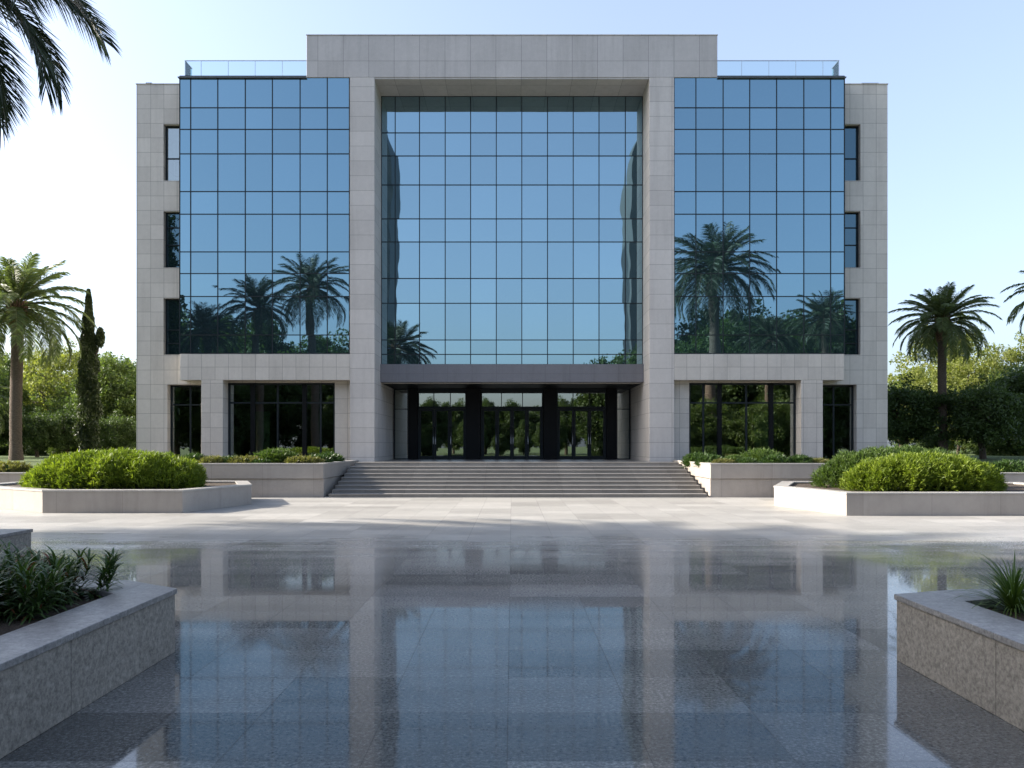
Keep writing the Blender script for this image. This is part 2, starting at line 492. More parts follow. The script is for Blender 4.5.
YS = 37.6                                    # side wall plane
TOP = 18.90
WZ = [(14.38 - 4.09 * k, 17.03 - 4.09 * k) for k in range(3)]
for s in (-1, 1):
    f = lambda a, b: (min(s * a, s * b), max(s * a, s * b))
    holes = [(*f(16.38, 15.62), za, zb) for za, zb in WZ] + [(*f(16.2, 14.33), FLOOR, 4.79)]
    o = wall_grid(*f(17.65, 14.32), 0.0, TOP, YS, 38.95, holes).build('side_wall', M['wall'], B)
    o['label'] = 'stepped back stone side wall, ' + ('left of the left glass wing' if s < 0 else 'right of the right glass wing')
    # end wall down the flank at ground level
    MB().box(*f(17.65, 17.25), 38.96, 57.0, 0.0, 4.9).build('end_wall', M['wall'], B)
# upper body and roof
MB().box(-17.64, 17.64, 38.96, 57.0, 4.945, 18.55).build('rear_block', M['wall'], B)
mb = MB()
mb.box(-17.5, -9.5, 38.96, 56.9, 18.56, 18.75).box(9.5, 17.5, 38.96, 56.9, 18.56, 18.75).box(-9.5, 9.5, 46, 56.9, 18.56, 18.75)
mb.build('roof', M['capmetal'], B)
mb = MB()
for s in (-1, 1):
    f = lambda a, b: (min(s * a, s * b), max(s * a, s * b))
    mb = MB().box(*f(17.68, 15.3), YS - 0.03, YS + 0.35, TOP + 0.002, TOP + 0.04)
    mb.build('parapet_cap', M['wall'], B)

# pylons and header
for s in (-1, 1):
    f = lambda a, b: (min(s * a, s * b), max(s * a, s * b))
    MB().box(*f(7.46, 6.32), D0, 42.9, FLOOR - 0.2, 18.868).build('pylon', M['pylon'], B, bevel=0.012)
    # setback pier beside the pylon, ground floor
    MB().box(*f(8.27, 7.463), 37.35, 38.2, 0.9, 4.938).build('pier', M['wall'], B)
    # free standing column under the wing
    MB().box(*f(14.3, 13.3), D0 + 0.005, 37.58, 0.9, 4.938).build('column', M['wall'], B, bevel=0.01)
    # spandrel band with soffit
    MB().box(*f(15.28, 7.463), D0 + 0.003, 37.9, 4.94, 6.14).build('spandrel_band', M['band'], B, bevel=0.01)
    # soffit infill behind the band, over the glazing
    MB().box(*f(14.3, 8.27), 37.5, 38.9, 4.86, 4.938).build('soffit', M['wall'], B)
    # wing flank
    MB().box(*f(15.26, 15.12), D0 + 0.1, 38.95, 6.145, 18.78).build('wing_flank', M['frame'], B)
MB().box(-9.45, 9.45, D0 - 0.002, 46.0, 18.87, 20.80).build('portico_header', M['header'], B, bevel=0.012)
MB().box(-9.47, 9.47, D0 - 0.03, 46.03, 20.803, 20.83).build('header_cap', M['wall'], B)
MB().box(-6.318, 6.318, D0 + 0.03, 38.9, 18.80, 18.866).build('portico_soffit', M['header'], B)

# curtain walls ------------------------------------------------
def curtain(xs, zs, y, mat, tilt, seed, label, mull=0.042):
    rnd = random.Random(seed)
    mb = MB()
    for i in range(len(xs) - 1):
        for j in range(len(zs) - 1):
            a, b, c, d = xs[i], xs[i + 1], zs[j], zs[j + 1]
            e = [rnd.gauss(0, tilt) for _ in range(3)]
            w, h = (b - a) / 2, (d - c) / 2
            mb.quad((a + .004, y + e[0] * -w + e[1] * -h, c + .004), (b - .004, y + e[0] * w + e[1] * -h, c + .004),
                    (b - .004, y + e[0] * w + e[1] * h, d - .004), (a + .004, y + e[0] * -w + e[1] * h, d - .004))
    g = mb.build('curtain_wall', mat, B)
    g['label'] = label
    MB().box(xs[0], xs[-1], y + 0.08, y + 0.1, zs[0], zs[-1]).build('backing', M['dark'], g)
    m = MB()
    for x in xs: m.box(x - mull / 2, x + mull / 2, y - 0.02, y + 0.02, zs[0], zs[-1])
    for z in zs: m.box(xs[0], xs[-1], y - 0.018, y + 0.018, z - mull / 2, z + mull / 2)
    m.build('mullion_grid', M['frame'], g)
    return g
wy = [76.2, 107.8, 129.4, 153.9, 191.6, 214.2, 251.9, 273.6, 296.5, 335.0, 353.7]
YW = D0 + 0.055
wz = [pz(p, YW) for p in reversed(wy)]
wx = [180.3, 191.2, 218.3, 245.8, 272.9, 300.6, 327.8, 349.9]
wx2 = [674.6, 696.4, 723.6, 750.2, 777.1, 804.3, 831.1, 844.9]
curtain([px(p, YW) for p in wx], wz, YW, M['glass'], 0.0020, 1, 'blue mirror glass wall of the left wing')
curtain([px(p, YW) for p in wx2], wz, YW, M['glass'], 0.0020, 2, 'blue mirror glass wall of the right wing')
YC = 38.65
cx_ = [380.6, 395.7, 420.0, 445.7, 471.1, 496.8, 522.3, 548.0, 573.7, 599.5, 625.8, 643.9]
cy_ = [97.2, 132.9, 156.0, 185.0, 218.9, 242.0, 278.5, 303.3, 340.0, 354.4, 364.5]
xsC = [px(p, YC) for p in cx_]; xsC[0] = -6.31; xsC[-1] = 6.31
zsC = [pz(p, YC) for p in reversed(cy_)]; zsC[-1] = 18.80
curtain(xsC, zsC, YC, M['glass_mid'], 0.0010, 3, 'tall blue mirror glass wall inside the portico frame')
for s in (-1, 1):
    f = lambda a, b: (min(s * a, s * b), max(s * a, s * b))
    MB().box(*f(15.34, 7.47), D0 - 0.06, D0 + 0.5, 18.83, 18.90).build('roof_edge', M['capmetal'], B) if False else None
    MB().box(*f(15.36, 9.46), D0 - 0.07, 38.95, 18.835, 18.875).build('roof_edge', M['capmetal'], B)

# balustrades
def balustrade(s):
    f = lambda a, b: (min(s * a, s * b), max(s * a, s * b))
    y = 37.45; z0, z1 = 18.876, 19.93
    xs = [15.30, 14.55, 13.28, 12.02, 10.75, 9.5]
    rail = MB().box(*f(15.32, 9.46), y - 0.02, y + 0.02, z1, z1 + 0.03).box(*f(15.32, 15.28), y + 0.021, y + 0.8, z1, z1 + 0.03)
    r = rail.build('balustrade', M['steel'], B)
    r['label'] = 'clear glass roof balustrade on the ' + ('left' if s < 0 else 'right') + ' wing'
    for a, b in zip(xs, xs[1:]):
        MB().box(*f(a - 0.012, b + 0.012), y - 0.006, y + 0.006, z0 + 0.03, z1 - 0.002).build('glass_panel', M['rail'], r)
    MB().box(*f(15.306, 15.294), y + 0.05, y + 0.8, z0 + 0.03, z1 - 0.002).build('glass_panel', M['rail'], r)
    for a in xs[:-1]:
        MB().box(*f(a - 0.008, a + 0.008), y - 0.02, y + 0.02, z0, z1 - 0.001).build('post', M['steel'], r)
balustrade(-1); balustrade(1)

# rooftop fittings on the side parapets
def roof_light(x):
    m = MB().box(x - 0.16, x + 0.16, 37.75, 38.0, TOP + 0.04, TOP + 0.10)
    o = m.build('roof_floodlight', M['capmetal'], B)
    MB().box(x + 0.02, x + 0.3, 37.78, 37.97, TOP + 0.102, TOP + 0.17).build('lamp_head', M['dark'], o)
roof_light(px(146, 37.8))
o = MB().box(px(861, 37.8), px(880, 37.8), 37.75, 38.2, TOP + 0.045, TOP + 0.09).box(px(862, 37.8), px(879, 37.8), 37.78, 38.1, TOP + 0.091, TOP + 0.16).build('roof_vent', M['capmetal'], B)

# side windows: frame > pane, blind
def window(x0, x1, z0, z1, y, rails, mulls, blind=None, fw=0.06, mat='clear', back=True):
    m = MB()
    m.box(x0, x0 + fw, y, y + 0.09, z0, z1).box(x1 - fw, x1, y, y + 0.09, z0, z1)
    m.box(x0 + fw, x1 - fw, y + 0.001, y + 0.089, z1 - fw, z1).box(x0 + fw, x1 - fw, y + 0.001, y + 0.089, z0, z0 + fw)
    for r in rails: m.box(x0 + fw, x1 - fw, y + 0.004, y + 0.085, r - fw * 0.4, r + fw * 0.4)
    for v in mulls: m.box(v - fw * 0.45, v + fw * 0.45, y + 0.008, y + 0.08, z0 + fw, z1 - fw)
    w = m.build('window', M['frame'], B)
    MB().quad((x0 + fw, y + 0.045, z0 + fw), (x1 - fw, y + 0.045, z0 + fw), (x1 - fw, y + 0.045, z1 - fw), (x0 + fw, y + 0.045, z1 - fw)).build('pane', M[mat], w)
    if blind:
        MB().box(x0 + fw, x1 - fw, y + 0.16, y + 0.17, blind, z1 - 0.04).build('blind', M['blind'], w)
    return w
for s in (-1, 1):
    for k, (za, zb) in enumerate(WZ):
        x0, x1 = (-16.38, -15.62) if s < 0 else (15.62, 16.38)
        r = [za + (zb - za) * 0.42] if k < 2 else [za + (zb - za) * 0.45, za + (zb - za) * 0.21]
        if k == 1: r.append(za + (zb - za) * 0.73)
        window(x0, x1, za, zb, YS + 0.22, r, [], blind=(za + 1.1 if (s < 0 and k == 0) else None), mat='clear' if (s < 0 and k == 0) else 'side_glass')
# ground floor glazing
def shop(s, first):
    zt = 4.858
    G = lambda a: s * a
    xs = [13.3, 8.27]
    m = [s * 12.14, s * 10.98, s * 9.75, s * 8.97]
    x0, x1 = sorted((G(13.3), G(8.27)))
    w = window(x0, x1, FLOOR, zt, 37.48, [3.93], m, fw=0.09)
    # deeper dark door posts
    for xx in (12.14, 9.72):
        MB().box(G(xx) - 0.10, G(xx) + 0.10, 37.43, 37.479, FLOOR, zt - 0.02).build('door_post', M['dark'], w)
    d = MB().box(G(10.98) - 0.03, G(10.98) + 0.03, 37.44, 37.479, FLOOR, 3.9).build('door_stile', M['frame'], w)
    x0, x1 = sorted((G(16.2), G(14.33)))
    w2 = window(x0, x1, FLOOR, 4.79, YS + 0.34, [3.86], [s * 15.26], fw=0.08)
shop(-1, 0); shop(1, 0)

# lobby seen through the glass
lob = MB().box(-17.2, 17.2, 47.0, 47.2, 0.0, 4.94).build('lobby_wall', M['inner'], B)
MB().box(-17.2, -6.84, 37.7, 46.99, FLOOR - 0.1, FLOOR).build('lobby_floor', M['step'], B)
MB().box(7.27, 17.2, 37.7, 46.99, FLOOR - 0.1, FLOOR).build('lobby_floor', M['step'], B)
for s in (-1, 1):
    for xx, yy in ((15.2, 40.5), (11.6, 40.0), (9.2, 42.5)):
        MB().box(s * xx - 0.25, s * xx + 0.25, yy, yy + 0.5, FLOOR, 4.93).build('lobby_column', M['dark'], B)
    MB().box(*sorted((s * 12.6, s * 11.9)), 39.3, 39.4, FLOOR, 3.6).build('lobby_screen', M['green'], B)

# canopy and entrance
cz0, cz1 = 4.97, 5.83
MB().box(-6.316, 6.316, 38.35, 38.99, cz0, cz1).box(-6.316, 6.316, 38.991, 42.6, cz0 + 0.02, cz0 + 0.3).build('canopy', M['canopy'], B, bevel=0.01)
MB().box(-6.316, 6.316, 38.35 + 0.7, 42.6, 4.94, 4.988).build('canopy_soffit', M['dark'], B)
YE = 42.5
e = lambda p: px(p, YE)
eo = MB().box(e(467), e(481), YE - 0.25, YE + 0.3, FLOOR, 4.94).build('entrance_pier', M['dark'], B)
eo = MB().box(e(544), e(557), YE - 0.25, YE + 0.3, FLOOR, 4.94).build('entrance_pier', M['dark'], B)
eo = MB().box(e(409.5), e(418), YE - 0.15, YE + 0.3, FLOOR, 4.94).build('entrance_pier', M['dark'], B)
eo = MB().box(e(607), e(616.5), YE - 0.15, YE + 0.3, FLOOR, 4.94).build('entrance_pier', M['dark'], B)
for a, b in ((394.6, 409), (617, 630.6)):
    window(e(a), e(b), FLOOR, 4.94, YE, [3.86], [], fw=0.05)
def entrance(xa, xb, doors, label):
    zt = 4.72; tr = 3.95
    m = MB().box(xa, xb, YE, YE + 0.12, zt, 4.94).box(xa, xb, YE, YE + 0.12, tr - 0.07, tr + 0.05)
    m.box(xa, xa + 0.06, YE, YE + 0.12, FLOOR, tr - 0.07).box(xb - 0.06, xb, YE, YE + 0.12, FLOOR, tr - 0.07)
    m.box(xa, xa + 0.06, YE, YE + 0.12, tr + 0.05, zt).box(xb - 0.06, xb, YE, YE + 0.12, tr + 0.05, zt)
    nd = len(doors)
    for q in (0.33, 0.67):
        v = xa + (xb - xa) * q
        m.box(v - 0.02, v + 0.02, YE + 0.01, YE + 0.1, tr + 0.05, zt)
    fr = m.build('entrance_frame', M['frame'], B)
    fr['label'] = label
    MB().quad((xa + .06, YE + .06, tr + .05), (xb - .06, YE + .06, tr + .05), (xb - .06, YE + .06, zt), (xa + .06, YE + .06, zt)).build('transom_pane', M['clear'], fr)
    for (a, b, dz) in doors:
        d = MB().box(a, a + 0.1, YE + 0.02, YE + 0.08, FLOOR + 0.01, dz).box(b - 0.1, b, YE + 0.02, YE + 0.08, FLOOR + 0.01, dz)
        d.box(a + 0.1, b - 0.1, YE + 0.021, YE + 0.079, dz - 0.1, dz).box(a + 0.1, b - 0.1, YE + 0.021, YE + 0.079, FLOOR + 0.01, FLOOR + 0.18)
        do = d.build('door', M['frame'], B)
        MB().quad((a + .1, YE + .05, FLOOR + .18), (b - .1, YE + .05, FLOOR + .18), (b - .1, YE + .05, dz - .1), (a + .1, YE + .05, dz - .1)).build('door_pane', M['clear'], do)
        hx = b - 0.05 if (a + b) / 2 < (xa + xb) / 2 else a + 0.05
        MB().tube([(hx, YE - 0.05, FLOOR + 0.8), (hx, YE - 0.05, FLOOR + 1.7)], [0.018, 0.018], 8).build('handle', M['steel'], do)
def leaves(xa, xb, n):
    w = (xb - xa - 0.12) / n
    return [(xa + 0.06 + w * i + 0.006, xa + 0.06 + w * (i + 1) - 0.006, 3.86) for i in range(n)]
entrance(e(418.3), e(466.8), leaves(e(418.3), e(466.8), 3), 'left bay of glass entrance doors')
entrance(e(481.5), e(543.5), leaves(e(481.5), e(543.5), 4), 'middle bay of glass entrance doors')
entrance(e(557.3), e(606.8), leaves(e(557.3), e(606.8), 3), 'right bay of glass entrance doors')
MB().box(-6.3, 6.3, 46.9, 46.99, FLOOR, 4.93).build('lobby_wall', M['inner'], B)

# ------------------------------------------------------------------ stairs
ST = thing('stone_steps', 'broad flight of low stone steps rising from the plaza to the entrance', 'steps', (0.2, 29.8, 0))
NR = 9; run = (34.8 - 29.8) / NR; rise = FLOOR / NR
for i in range(NR - 1):
    z = rise * (i + 1)
    MB().box(-6.83, 7.26, 29.8 + run * i, 34.79, max(0.0, z - rise) + 0.001 * (i > 0), z - 0.04).box(-6.83, 7.26, 29.8 + run * i - 0.03, 29.8 + run * (i + 1) + 0.02, z - 0.0395, z).build('step', M['step'], ST, bevel=0.006)
MB().box(-6.83, 7.26, 34.77, 35.6, FLOOR + 0.002, FLOOR + 0.004).build('top_step', M['step'], ST)

# flank planters beside the stairs
def flank(xin, xout, label):
    s = -1 if xin < 0 else 1
    f = lambda a, b: (min(a, b), max(a, b))
    c = thing('raised_planter', label, 'planter', ((xin + xout) / 2, 30, 0), 'stone planters beside the steps')
    y0, y1, w = 29.8, 36.7, 0.38
    xi2 = xin + s * w
    m = MB().box(*f(xin, xout), y0 + 0.05, y0 + w, 0, 0.68).box(*f(xin, xout), y0, y0 + w, 0.70, 1.215)
    m.box(*f(xin + s * 0.05, xi2), y0 + w, y1, 0, 0.68).box(*f(xin, xi2), y0 + w, y1, 0.70, 1.215)
    m.box(*f(xin + s * 0.03, xout), y0 + 0.07, y0 + w, 0.68, 0.70)
    m.build('planter_wall', M['planter'], c, bevel=0.006)
    MB().box(*f(xin - s * 0.015, xout), y0 - 0.015, y0 + w + 0.02, 1.217, 1.27).box(*f(xin - s * 0.015, xi2), y0 + w + 0.021, y1, 1.217, 1.27).build('coping', M['coping'], c, bevel=0.006)
    MB().box(*f(xi2, xout), y0 + w, 37.3, 0.2, 1.14).build('soil', M['soil'], c)
flank(-7.03, -17.6, 'long raised stone planter left of the entrance steps')
flank(7.4, 17.6, 'long raised stone planter right of the entrance steps')
for s in (-1, 1):
    f = lambda a, b: (min(s * a, s * b), max(s * a, s * b))
    w = MB().box(*f(17.62, 70), 29.9, 30.25, 0, 0.87).build('retaining_wall', M['planter'])
    tag(w, 'low stone retaining wall in front of the %s lawn' % ('left' if s < 0 else 'right'), 'wall')
    MB().box(*f(17.62, 70), 29.87, 30.3, 0.872, 0.92).build('coping', M['coping'], w, bevel=0.006)

# ------------------------------------------------------------------ polygon planters in the plaza
def inset(P, d):
    n = len(P); out = []
    for i in range(n):
        p, a, b = Vector(P[i]), Vector(P[i - 1]), Vector(P[(i + 1) % n])
        e1, e2 = (p - a).normalized(), (b - p).normalized()
        n1, n2 = Vector((-e1.y, e1.x)), Vector((-e2.y, e2.x))
        bis = (n1 + n2).normalized()
        out.append(tuple(p + bis * (d / max(0.3, bis.dot(n1)))))
    return out
def poly_planter(pts, h, label, cw=0.42, group=None, name='stone_planter', mats=('planter', 'coping')):
    cx = sum(p[0] for p in pts) / len(pts); cy = sum(p[1] for p in pts) / len(pts)
    c = thing(name, label, 'planter', (cx, cy, 0), group)
    MB().ring(pts, inset(pts, cw - 0.03), 0, h - 0.052).build('planter_wall', M[mats[0]], c, bevel=0.006)
    MB().ring(inset(pts, -0.018), inset(pts, cw), h - 0.05, h).build('coping', M[mats[1]], c, bevel=0.006)
    MB().prism(inset(pts, cw - 0.02), 0.05, h - 0.07).build('soil', M['soil'], c)
    return c
poly_planter([(-13.5, 23.0), (-9.47, 23.0), (-8.6, 26.4), (-9.6, 29.0), (-13.5, 29.2), (-17.5, 28.6), (-17.5, 25.8)], 0.66,
             'many sided stone planter with the big rounded shrub, on the left of the plaza', group='many sided plaza planters')
poly_planter([(9.24, 22.1), (14.6, 22.1), (18.0, 25.0), (18.0, 28.4), (14.0, 29.2), (9.8, 29.0), (8.42, 25.7)], 0.64,
             'many sided stone planter with two overlapping shrubs, on the right of the plaza', group='many sided plaza planters')
poly_planter([(-9.5, 1.2), (-3.18, 1.2), (-3.18, 7.55), (-3.85, 8.0), (-9.5, 8.0)], 0.60,
             'foreground stone planter with leafy strap plants, nearest on the left', cw=0.46, group='foreground planters', mats=('fore', 'fore_cap'))
poly_planter([(3.49, 1.2), (9.5, 1.2), (9.5, 7.5), (4.2, 7.5), (3.49, 7.26)], 0.60,
             'foreground stone planter with a grass tuft, nearest on the right', cw=0.44, group='foreground planters', mats=('fore', 'fore_cap'))
poly_planter([(-13.0, 10.6), (-7.75, 10.6), (-7.75, 12.9), (-13.0, 12.9)], 0.60,
             'grey stone planter cut by the left edge, behind the leafy foreground planter', cw=0.35, mats=('fore', 'fore_cap'))

# ------------------------------------------------------------------ vegetation builders
rng = np.random.default_rng(7)
def unit(n):
    v = rng.normal(size=(n, 3)); return v / np.linalg.norm(v, axis=1)[:, None]

def leaf_quads(P, size, aspect=0.5, up=0.0):
    n = len(P)
    u = unit(n); u[:, 2] += up; u /= np.linalg.norm(u, axis=1)[:, None]
    w = np.cross(u, unit(n)); w /= np.linalg.norm(w, axis=1)[:, None]
    s = (size * rng.uniform(0.6, 1.3, n))[:, None]
    V = np.stack([P - u * s, P + w * s * aspect, P + u * s, P - w * s * aspect], 1).reshape(-1, 3)
    Q = np.arange(4 * n).reshape(n, 4)
    return V, Q

def crown_points(n_cl, per, rad, cz, shape, clr, inner=0.45, seed=0):
    """clump centres spread through an uneven volume"""
    d = unit(n_cl)
    lob = 0.78 + 0.22 * np.sin(d[:, 0] * 4 + seed) * np.cos(d[:, 1] * 5 + seed * 2) + 0.12 * np.sin(d[:, 2] * 7 + seed)
    r = rng.uniform(inner, 1.0, n_cl) ** 0.6 * lob
    c = d * r[:, None] * np.array(shape) * rad + np.array([0, 0, cz])
    pts = c[:, None, :] + unit(n_cl * per).reshape(n_cl, per, 3) * (rng.uniform(0.1, 1.0, (n_cl, per, 1)) ** 0.6) * clr * rng.uniform(0.6, 1.25, (n_cl, 1, 1))
    return pts.reshape(-1, 3), c

def tree(name, label, cat, loc, mat, height, rad, shape=(1, 1, 1), ncl=170, per=75, clr=0.7, leafs=0.12, trunk=0.16, trunk_h=None, group=None, seed=0):
    t = thing(name, label, cat, loc, group)
    cz = height - rad * shape[2]
    P, c = crown_points(ncl, per, rad, cz, shape, clr, seed=seed)
    V, Q = leaf_quads(P, leafs)
    m = MB(); r_ = random.Random(seed)
    th = cz
    pts = [(0, 0, -0.2)] + [(r_.uniform(-.1, .1) * k, r_.uniform(-.1, .1) * k, th * k / 4) for k in range(1, 5)]
    m.tube(pts, [trunk * 1.25, trunk, trunk * .9, trunk * .75, trunk * .5], 9)
    for q in range(12):
        tgt = c[r_.randrange(len(c))]; st = Vector(pts[2 + q % 3])
        mid = st.lerp(Vector(tgt), 0.5) + Vector((0, 0, 0.25 * rad * .3))
        m.tube([st, mid, tgt], [trunk * .4, trunk * .25, trunk * .08], 6)
    m.build('trunk', M['bark'], t, world=False)
    np_mesh('crown', V, Q, mat, t)
    return t

def palm(name, label, cat, loc, H, L, mat, nf=54, seed=0, trunk=0.24, droop=1.0, nl=52, group=None, lw=0.028, up=1.25, boots=True, lf=0.19):
    t = thing(name, label, cat, loc, group)
    r_ = random.Random(seed)
    V, Q = [], []
    def strip(a, b, c, w):
        """bent leaflet a->b->c of width w"""
        n = len(V)
        d = (c - a).normalized(); side = d.cross(Vector((r_.uniform(-1, 1), r_.uniform(-1, 1), r_.uniform(-.3, .3)))).normalized()
        V.extend([a - side * w * .5, a + side * w * .5, b + side * w, b - side * w, c + side * w * .12, c - side * w * .12])
        Q.append((n, n + 1, n + 2, n + 3)); Q.append((n + 3, n + 2, n + 4, n + 5))
    rach = MB()
    for k in range(nf):
        f = (k + 0.5) / nf
        az = k * 2.39996 + r_.uniform(-.2, .2)
        el = R(84) - f ** 0.85 * R(104) * up / 1.25 + r_.uniform(-.08, .08)
        Lk = L * (0.72 + 0.42 * math.sin(min(1, f * 1.3) * math.pi * 0.62)) * r_.uniform(.9, 1.08)
        h = Vector((math.cos(az), math.sin(az), 0))
        p = Vector((0, 0, H)) + h * 0.12 + Vector((0, 0, -0.35 * f))
        pts = [p.copy()]; NS = 14; e = el
        for i in range(NS):
            e -= (0.055 + 0.085 * (i / NS)) * droop * (0.8 + 0.5 * f) * (0.30 + 0.70 * abs(math.cos(el)))
            p = p + (h * math.cos(e) + Vector((0, 0, math.sin(e)))) * (Lk / NS)
            pts.append(p.copy())
        rach.tube(pts, [0.03 * (1 - i / (NS + 1)) * L / 3 + 0.004 for i in range(NS + 1)], 4, cap=False)
        for j in range(nl):
            u = 0.16 + 0.84 * j / (nl - 1)
            g = u * NS; i0 = min(NS - 1, int(g)); q = pts[i0].lerp(pts[i0 + 1], g - i0)
            tan = (pts[i0 + 1] - pts[i0]).normalized()
            sd_ = tan.cross(Vector((0, 0, 1)))
            sd_ = sd_.normalized() if sd_.length > 0.05 else h.cross(Vector((0, 0, 1)))
            ll = L * lf * (math.sin(math.pi * min(1, (u - 0.10) / 0.98)) ** 0.6 * 0.85 + 0.2) * r_.uniform(.85, 1.1)
            for s in (-1, 1):
                d = (sd_ * s * 0.80 + tan * (0.55 + 0.5 * u) + Vector((0, 0, 0.12 - 0.15 * u + r_.uniform(-.18, .12)))).normalized()
                b = q + d * ll * 0.55
                c = b + (d + Vector((0, 0, -0.45 * droop))).normalized() * ll * 0.5
                strip(q, b, c, lw * L / 3 * (1.15 - .4 * u))
    V_ = np.array([tuple(v) for v in V]); Q_ = np.array(Q)
    np_mesh('crown', V_, Q_, mat, t)
    rach.build('frond_stems', M['palm_bark'] if mat is not M['palm_leaf'] else M['lowgold'], t, world=False)
    m = MB(); n = 26
    pts, rad = [], []
    for i in range(n * 2 + 1):
        z = (H - 0.25) * i / (n * 2)
        pts.append((0.03 * math.sin(z * .7 + seed), 0.03 * math.cos(z * .6 + seed), z))
        rad.append(trunk * (1.0 + 0.06 * (i % 2) + 0.25 * max(0, 1 - z / 0.8)))
    m.tube(pts, rad, 12)
    m.build('trunk', M['palm_bark'], t, world=False)
    if boots:
        bm_ = MB()
        for k in range(90):
            a = k * 2.4; z = H - 1.35 + 1.25 * (k / 90); rr = trunk * (1.15 + 0.55 * math.sin((k / 90) * math.pi * .8))
            d = Vector((math.cos(a), math.sin(a), 0))
            b0 = Vector((0, 0, z)) + d * trunk * 0.8
            bm_.tube([b0, b0 + d * rr * .35 + Vector((0, 0, .12)), b0 + d * rr * .6 + Vector((0, 0, .32))], [.07, .055, .02], 5)
        bm_.build('leaf_base', M['boot'], t, world=False)
    return t

# ------------------------------------------------------------------ two made-up dark towers behind the viewpoint, added to darken the central glass edges
def tower(s, h, lab):
    f = lambda a, b: (min(s * a, s * b), max(s * a, s * b))
    xi = 17.4 if s > 0 else 17.9
    t = thing('added_tower', lab, 'tower', (s * 19, -44, 0))
    m = MB(); n = 9
    # rounded inner top corner
    prof = [(xi, 0.0)] + [(xi + 3.2 * (1 - math.cos(a * math.pi / 2 / n)), h - 9 + 9 * math.sin(a * math.pi / 2 / n)) for a in range(n + 1)] + [(22.1, h), (22.1, 0)]
    k = len(prof)
    m.v += [(s * x, -40.0, z) for x, z in prof] + [(s * x, -48.0, z) for x, z in prof]
    m.f.append(tuple(range(k))); m.f.append(tuple(range(2 * k - 1, k - 1, -1))); m.s += [False, False]
    for i in range(k):
        j = (i + 1) % k
        m.f.append((i, k + i, k + j, j)); m.s.append(False)
    m.build('tower_shaft', M['towerwall'], t)
    z = 4.0
    while z < h - 10:
        MB().box(*f(xi + 0.9, 21.8), -47.9, -39.94, z, z + 1.7).build('window_band', M['towerglass'], t)
        z += 3.6
tower(-1, 52, 'dark round shouldered tower added behind the viewpoint to put a dark strip at the left of the glass')
tower(1, 49, 'dark round shouldered tower added behind the viewpoint to put a dark strip at the right of the glass')

# ------------------------------------------------------------------ palms
def at(x, y, D): return Vector((px(x, D), D, pz(y, D)))
gz = 1.18
pa = at(17, 303, 40)
palm('date_palm', 'tall date palm on the left lawn, its full crown above the shrub planter', 'palm tree', (pa.x, 40, gz), pa.z - gz, 3.25, M['palm_leaf'], nf=58, seed=3, trunk=0.27, droop=1.0, nl=74, lw=.021)
pb = at(943, 318, 44)
palm('date_palm', 'tall date palm with a dark slim trunk on the right lawn, against the sky', 'palm tree', (pb.x, 44, gz), pb.z - gz, 2.45, M['palm_leaf'], nf=68, seed=8, trunk=0.22, droop=0.95, nl=70, lw=.022)
pc = at(1066, 290, 40)
palm('date_palm', 'date palm cut by the right edge, only frond tips showing', 'palm tree', (pc.x, 40, gz), pc.z - gz, 2.5, M['palm_leaf'], nf=46, seed=12, trunk=0.26)
pd = at(-38, 395, 46)
palm('date_palm', 'low date palm cut by the left edge behind the tall palm', 'palm tree', (pd.x, 46, gz), pd.z - gz, 2.6, M['palm_leaf'], nf=44, seed=15, trunk=0.26)
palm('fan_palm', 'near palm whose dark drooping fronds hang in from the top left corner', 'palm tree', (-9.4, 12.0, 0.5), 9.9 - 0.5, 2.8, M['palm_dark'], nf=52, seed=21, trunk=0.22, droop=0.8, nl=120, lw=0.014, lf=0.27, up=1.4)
# palms behind the camera, seen mirrored in the glass wings
def mirrored(x, y, rpx, Y):
    D = 73.6 - Y
    return px(x, D), pz(y, D), rpx * D / F
p1x, p1z, p1r = mirrored(715, 268, 52, -4)
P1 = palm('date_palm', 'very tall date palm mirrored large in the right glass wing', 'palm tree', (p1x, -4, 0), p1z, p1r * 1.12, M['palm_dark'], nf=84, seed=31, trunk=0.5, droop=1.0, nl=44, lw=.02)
p2x, p2z, p2r = mirrored(312, 287, 40, -4)
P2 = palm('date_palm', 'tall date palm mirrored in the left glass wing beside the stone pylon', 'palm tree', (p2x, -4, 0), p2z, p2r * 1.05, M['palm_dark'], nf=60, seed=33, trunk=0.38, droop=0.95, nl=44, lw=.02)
for x, y, rp, Y, src, lab in ((256, 306, 36, -9, P2, 'date palm mirrored in the middle of the left glass wing'),
                              (208, 330, 34, -14, P2, 'date palm mirrored at the outer edge of the left glass wing'),
                              (772, 338, 30, -18, P1, 'date palm mirrored low in the middle of the right glass wing'),
                              (826, 318, 32, -14, P1, 'date palm mirrored at the outer edge of the right glass wing')):
    X, Z, r = mirrored(x, y, rp, Y)
    base = p2z if src is P2 else p1z
    br = p2r if src is P2 else p1r
    k = r / br
    dup(src, (X, Y, Z - base * k), Y * 1.7, lab, k)

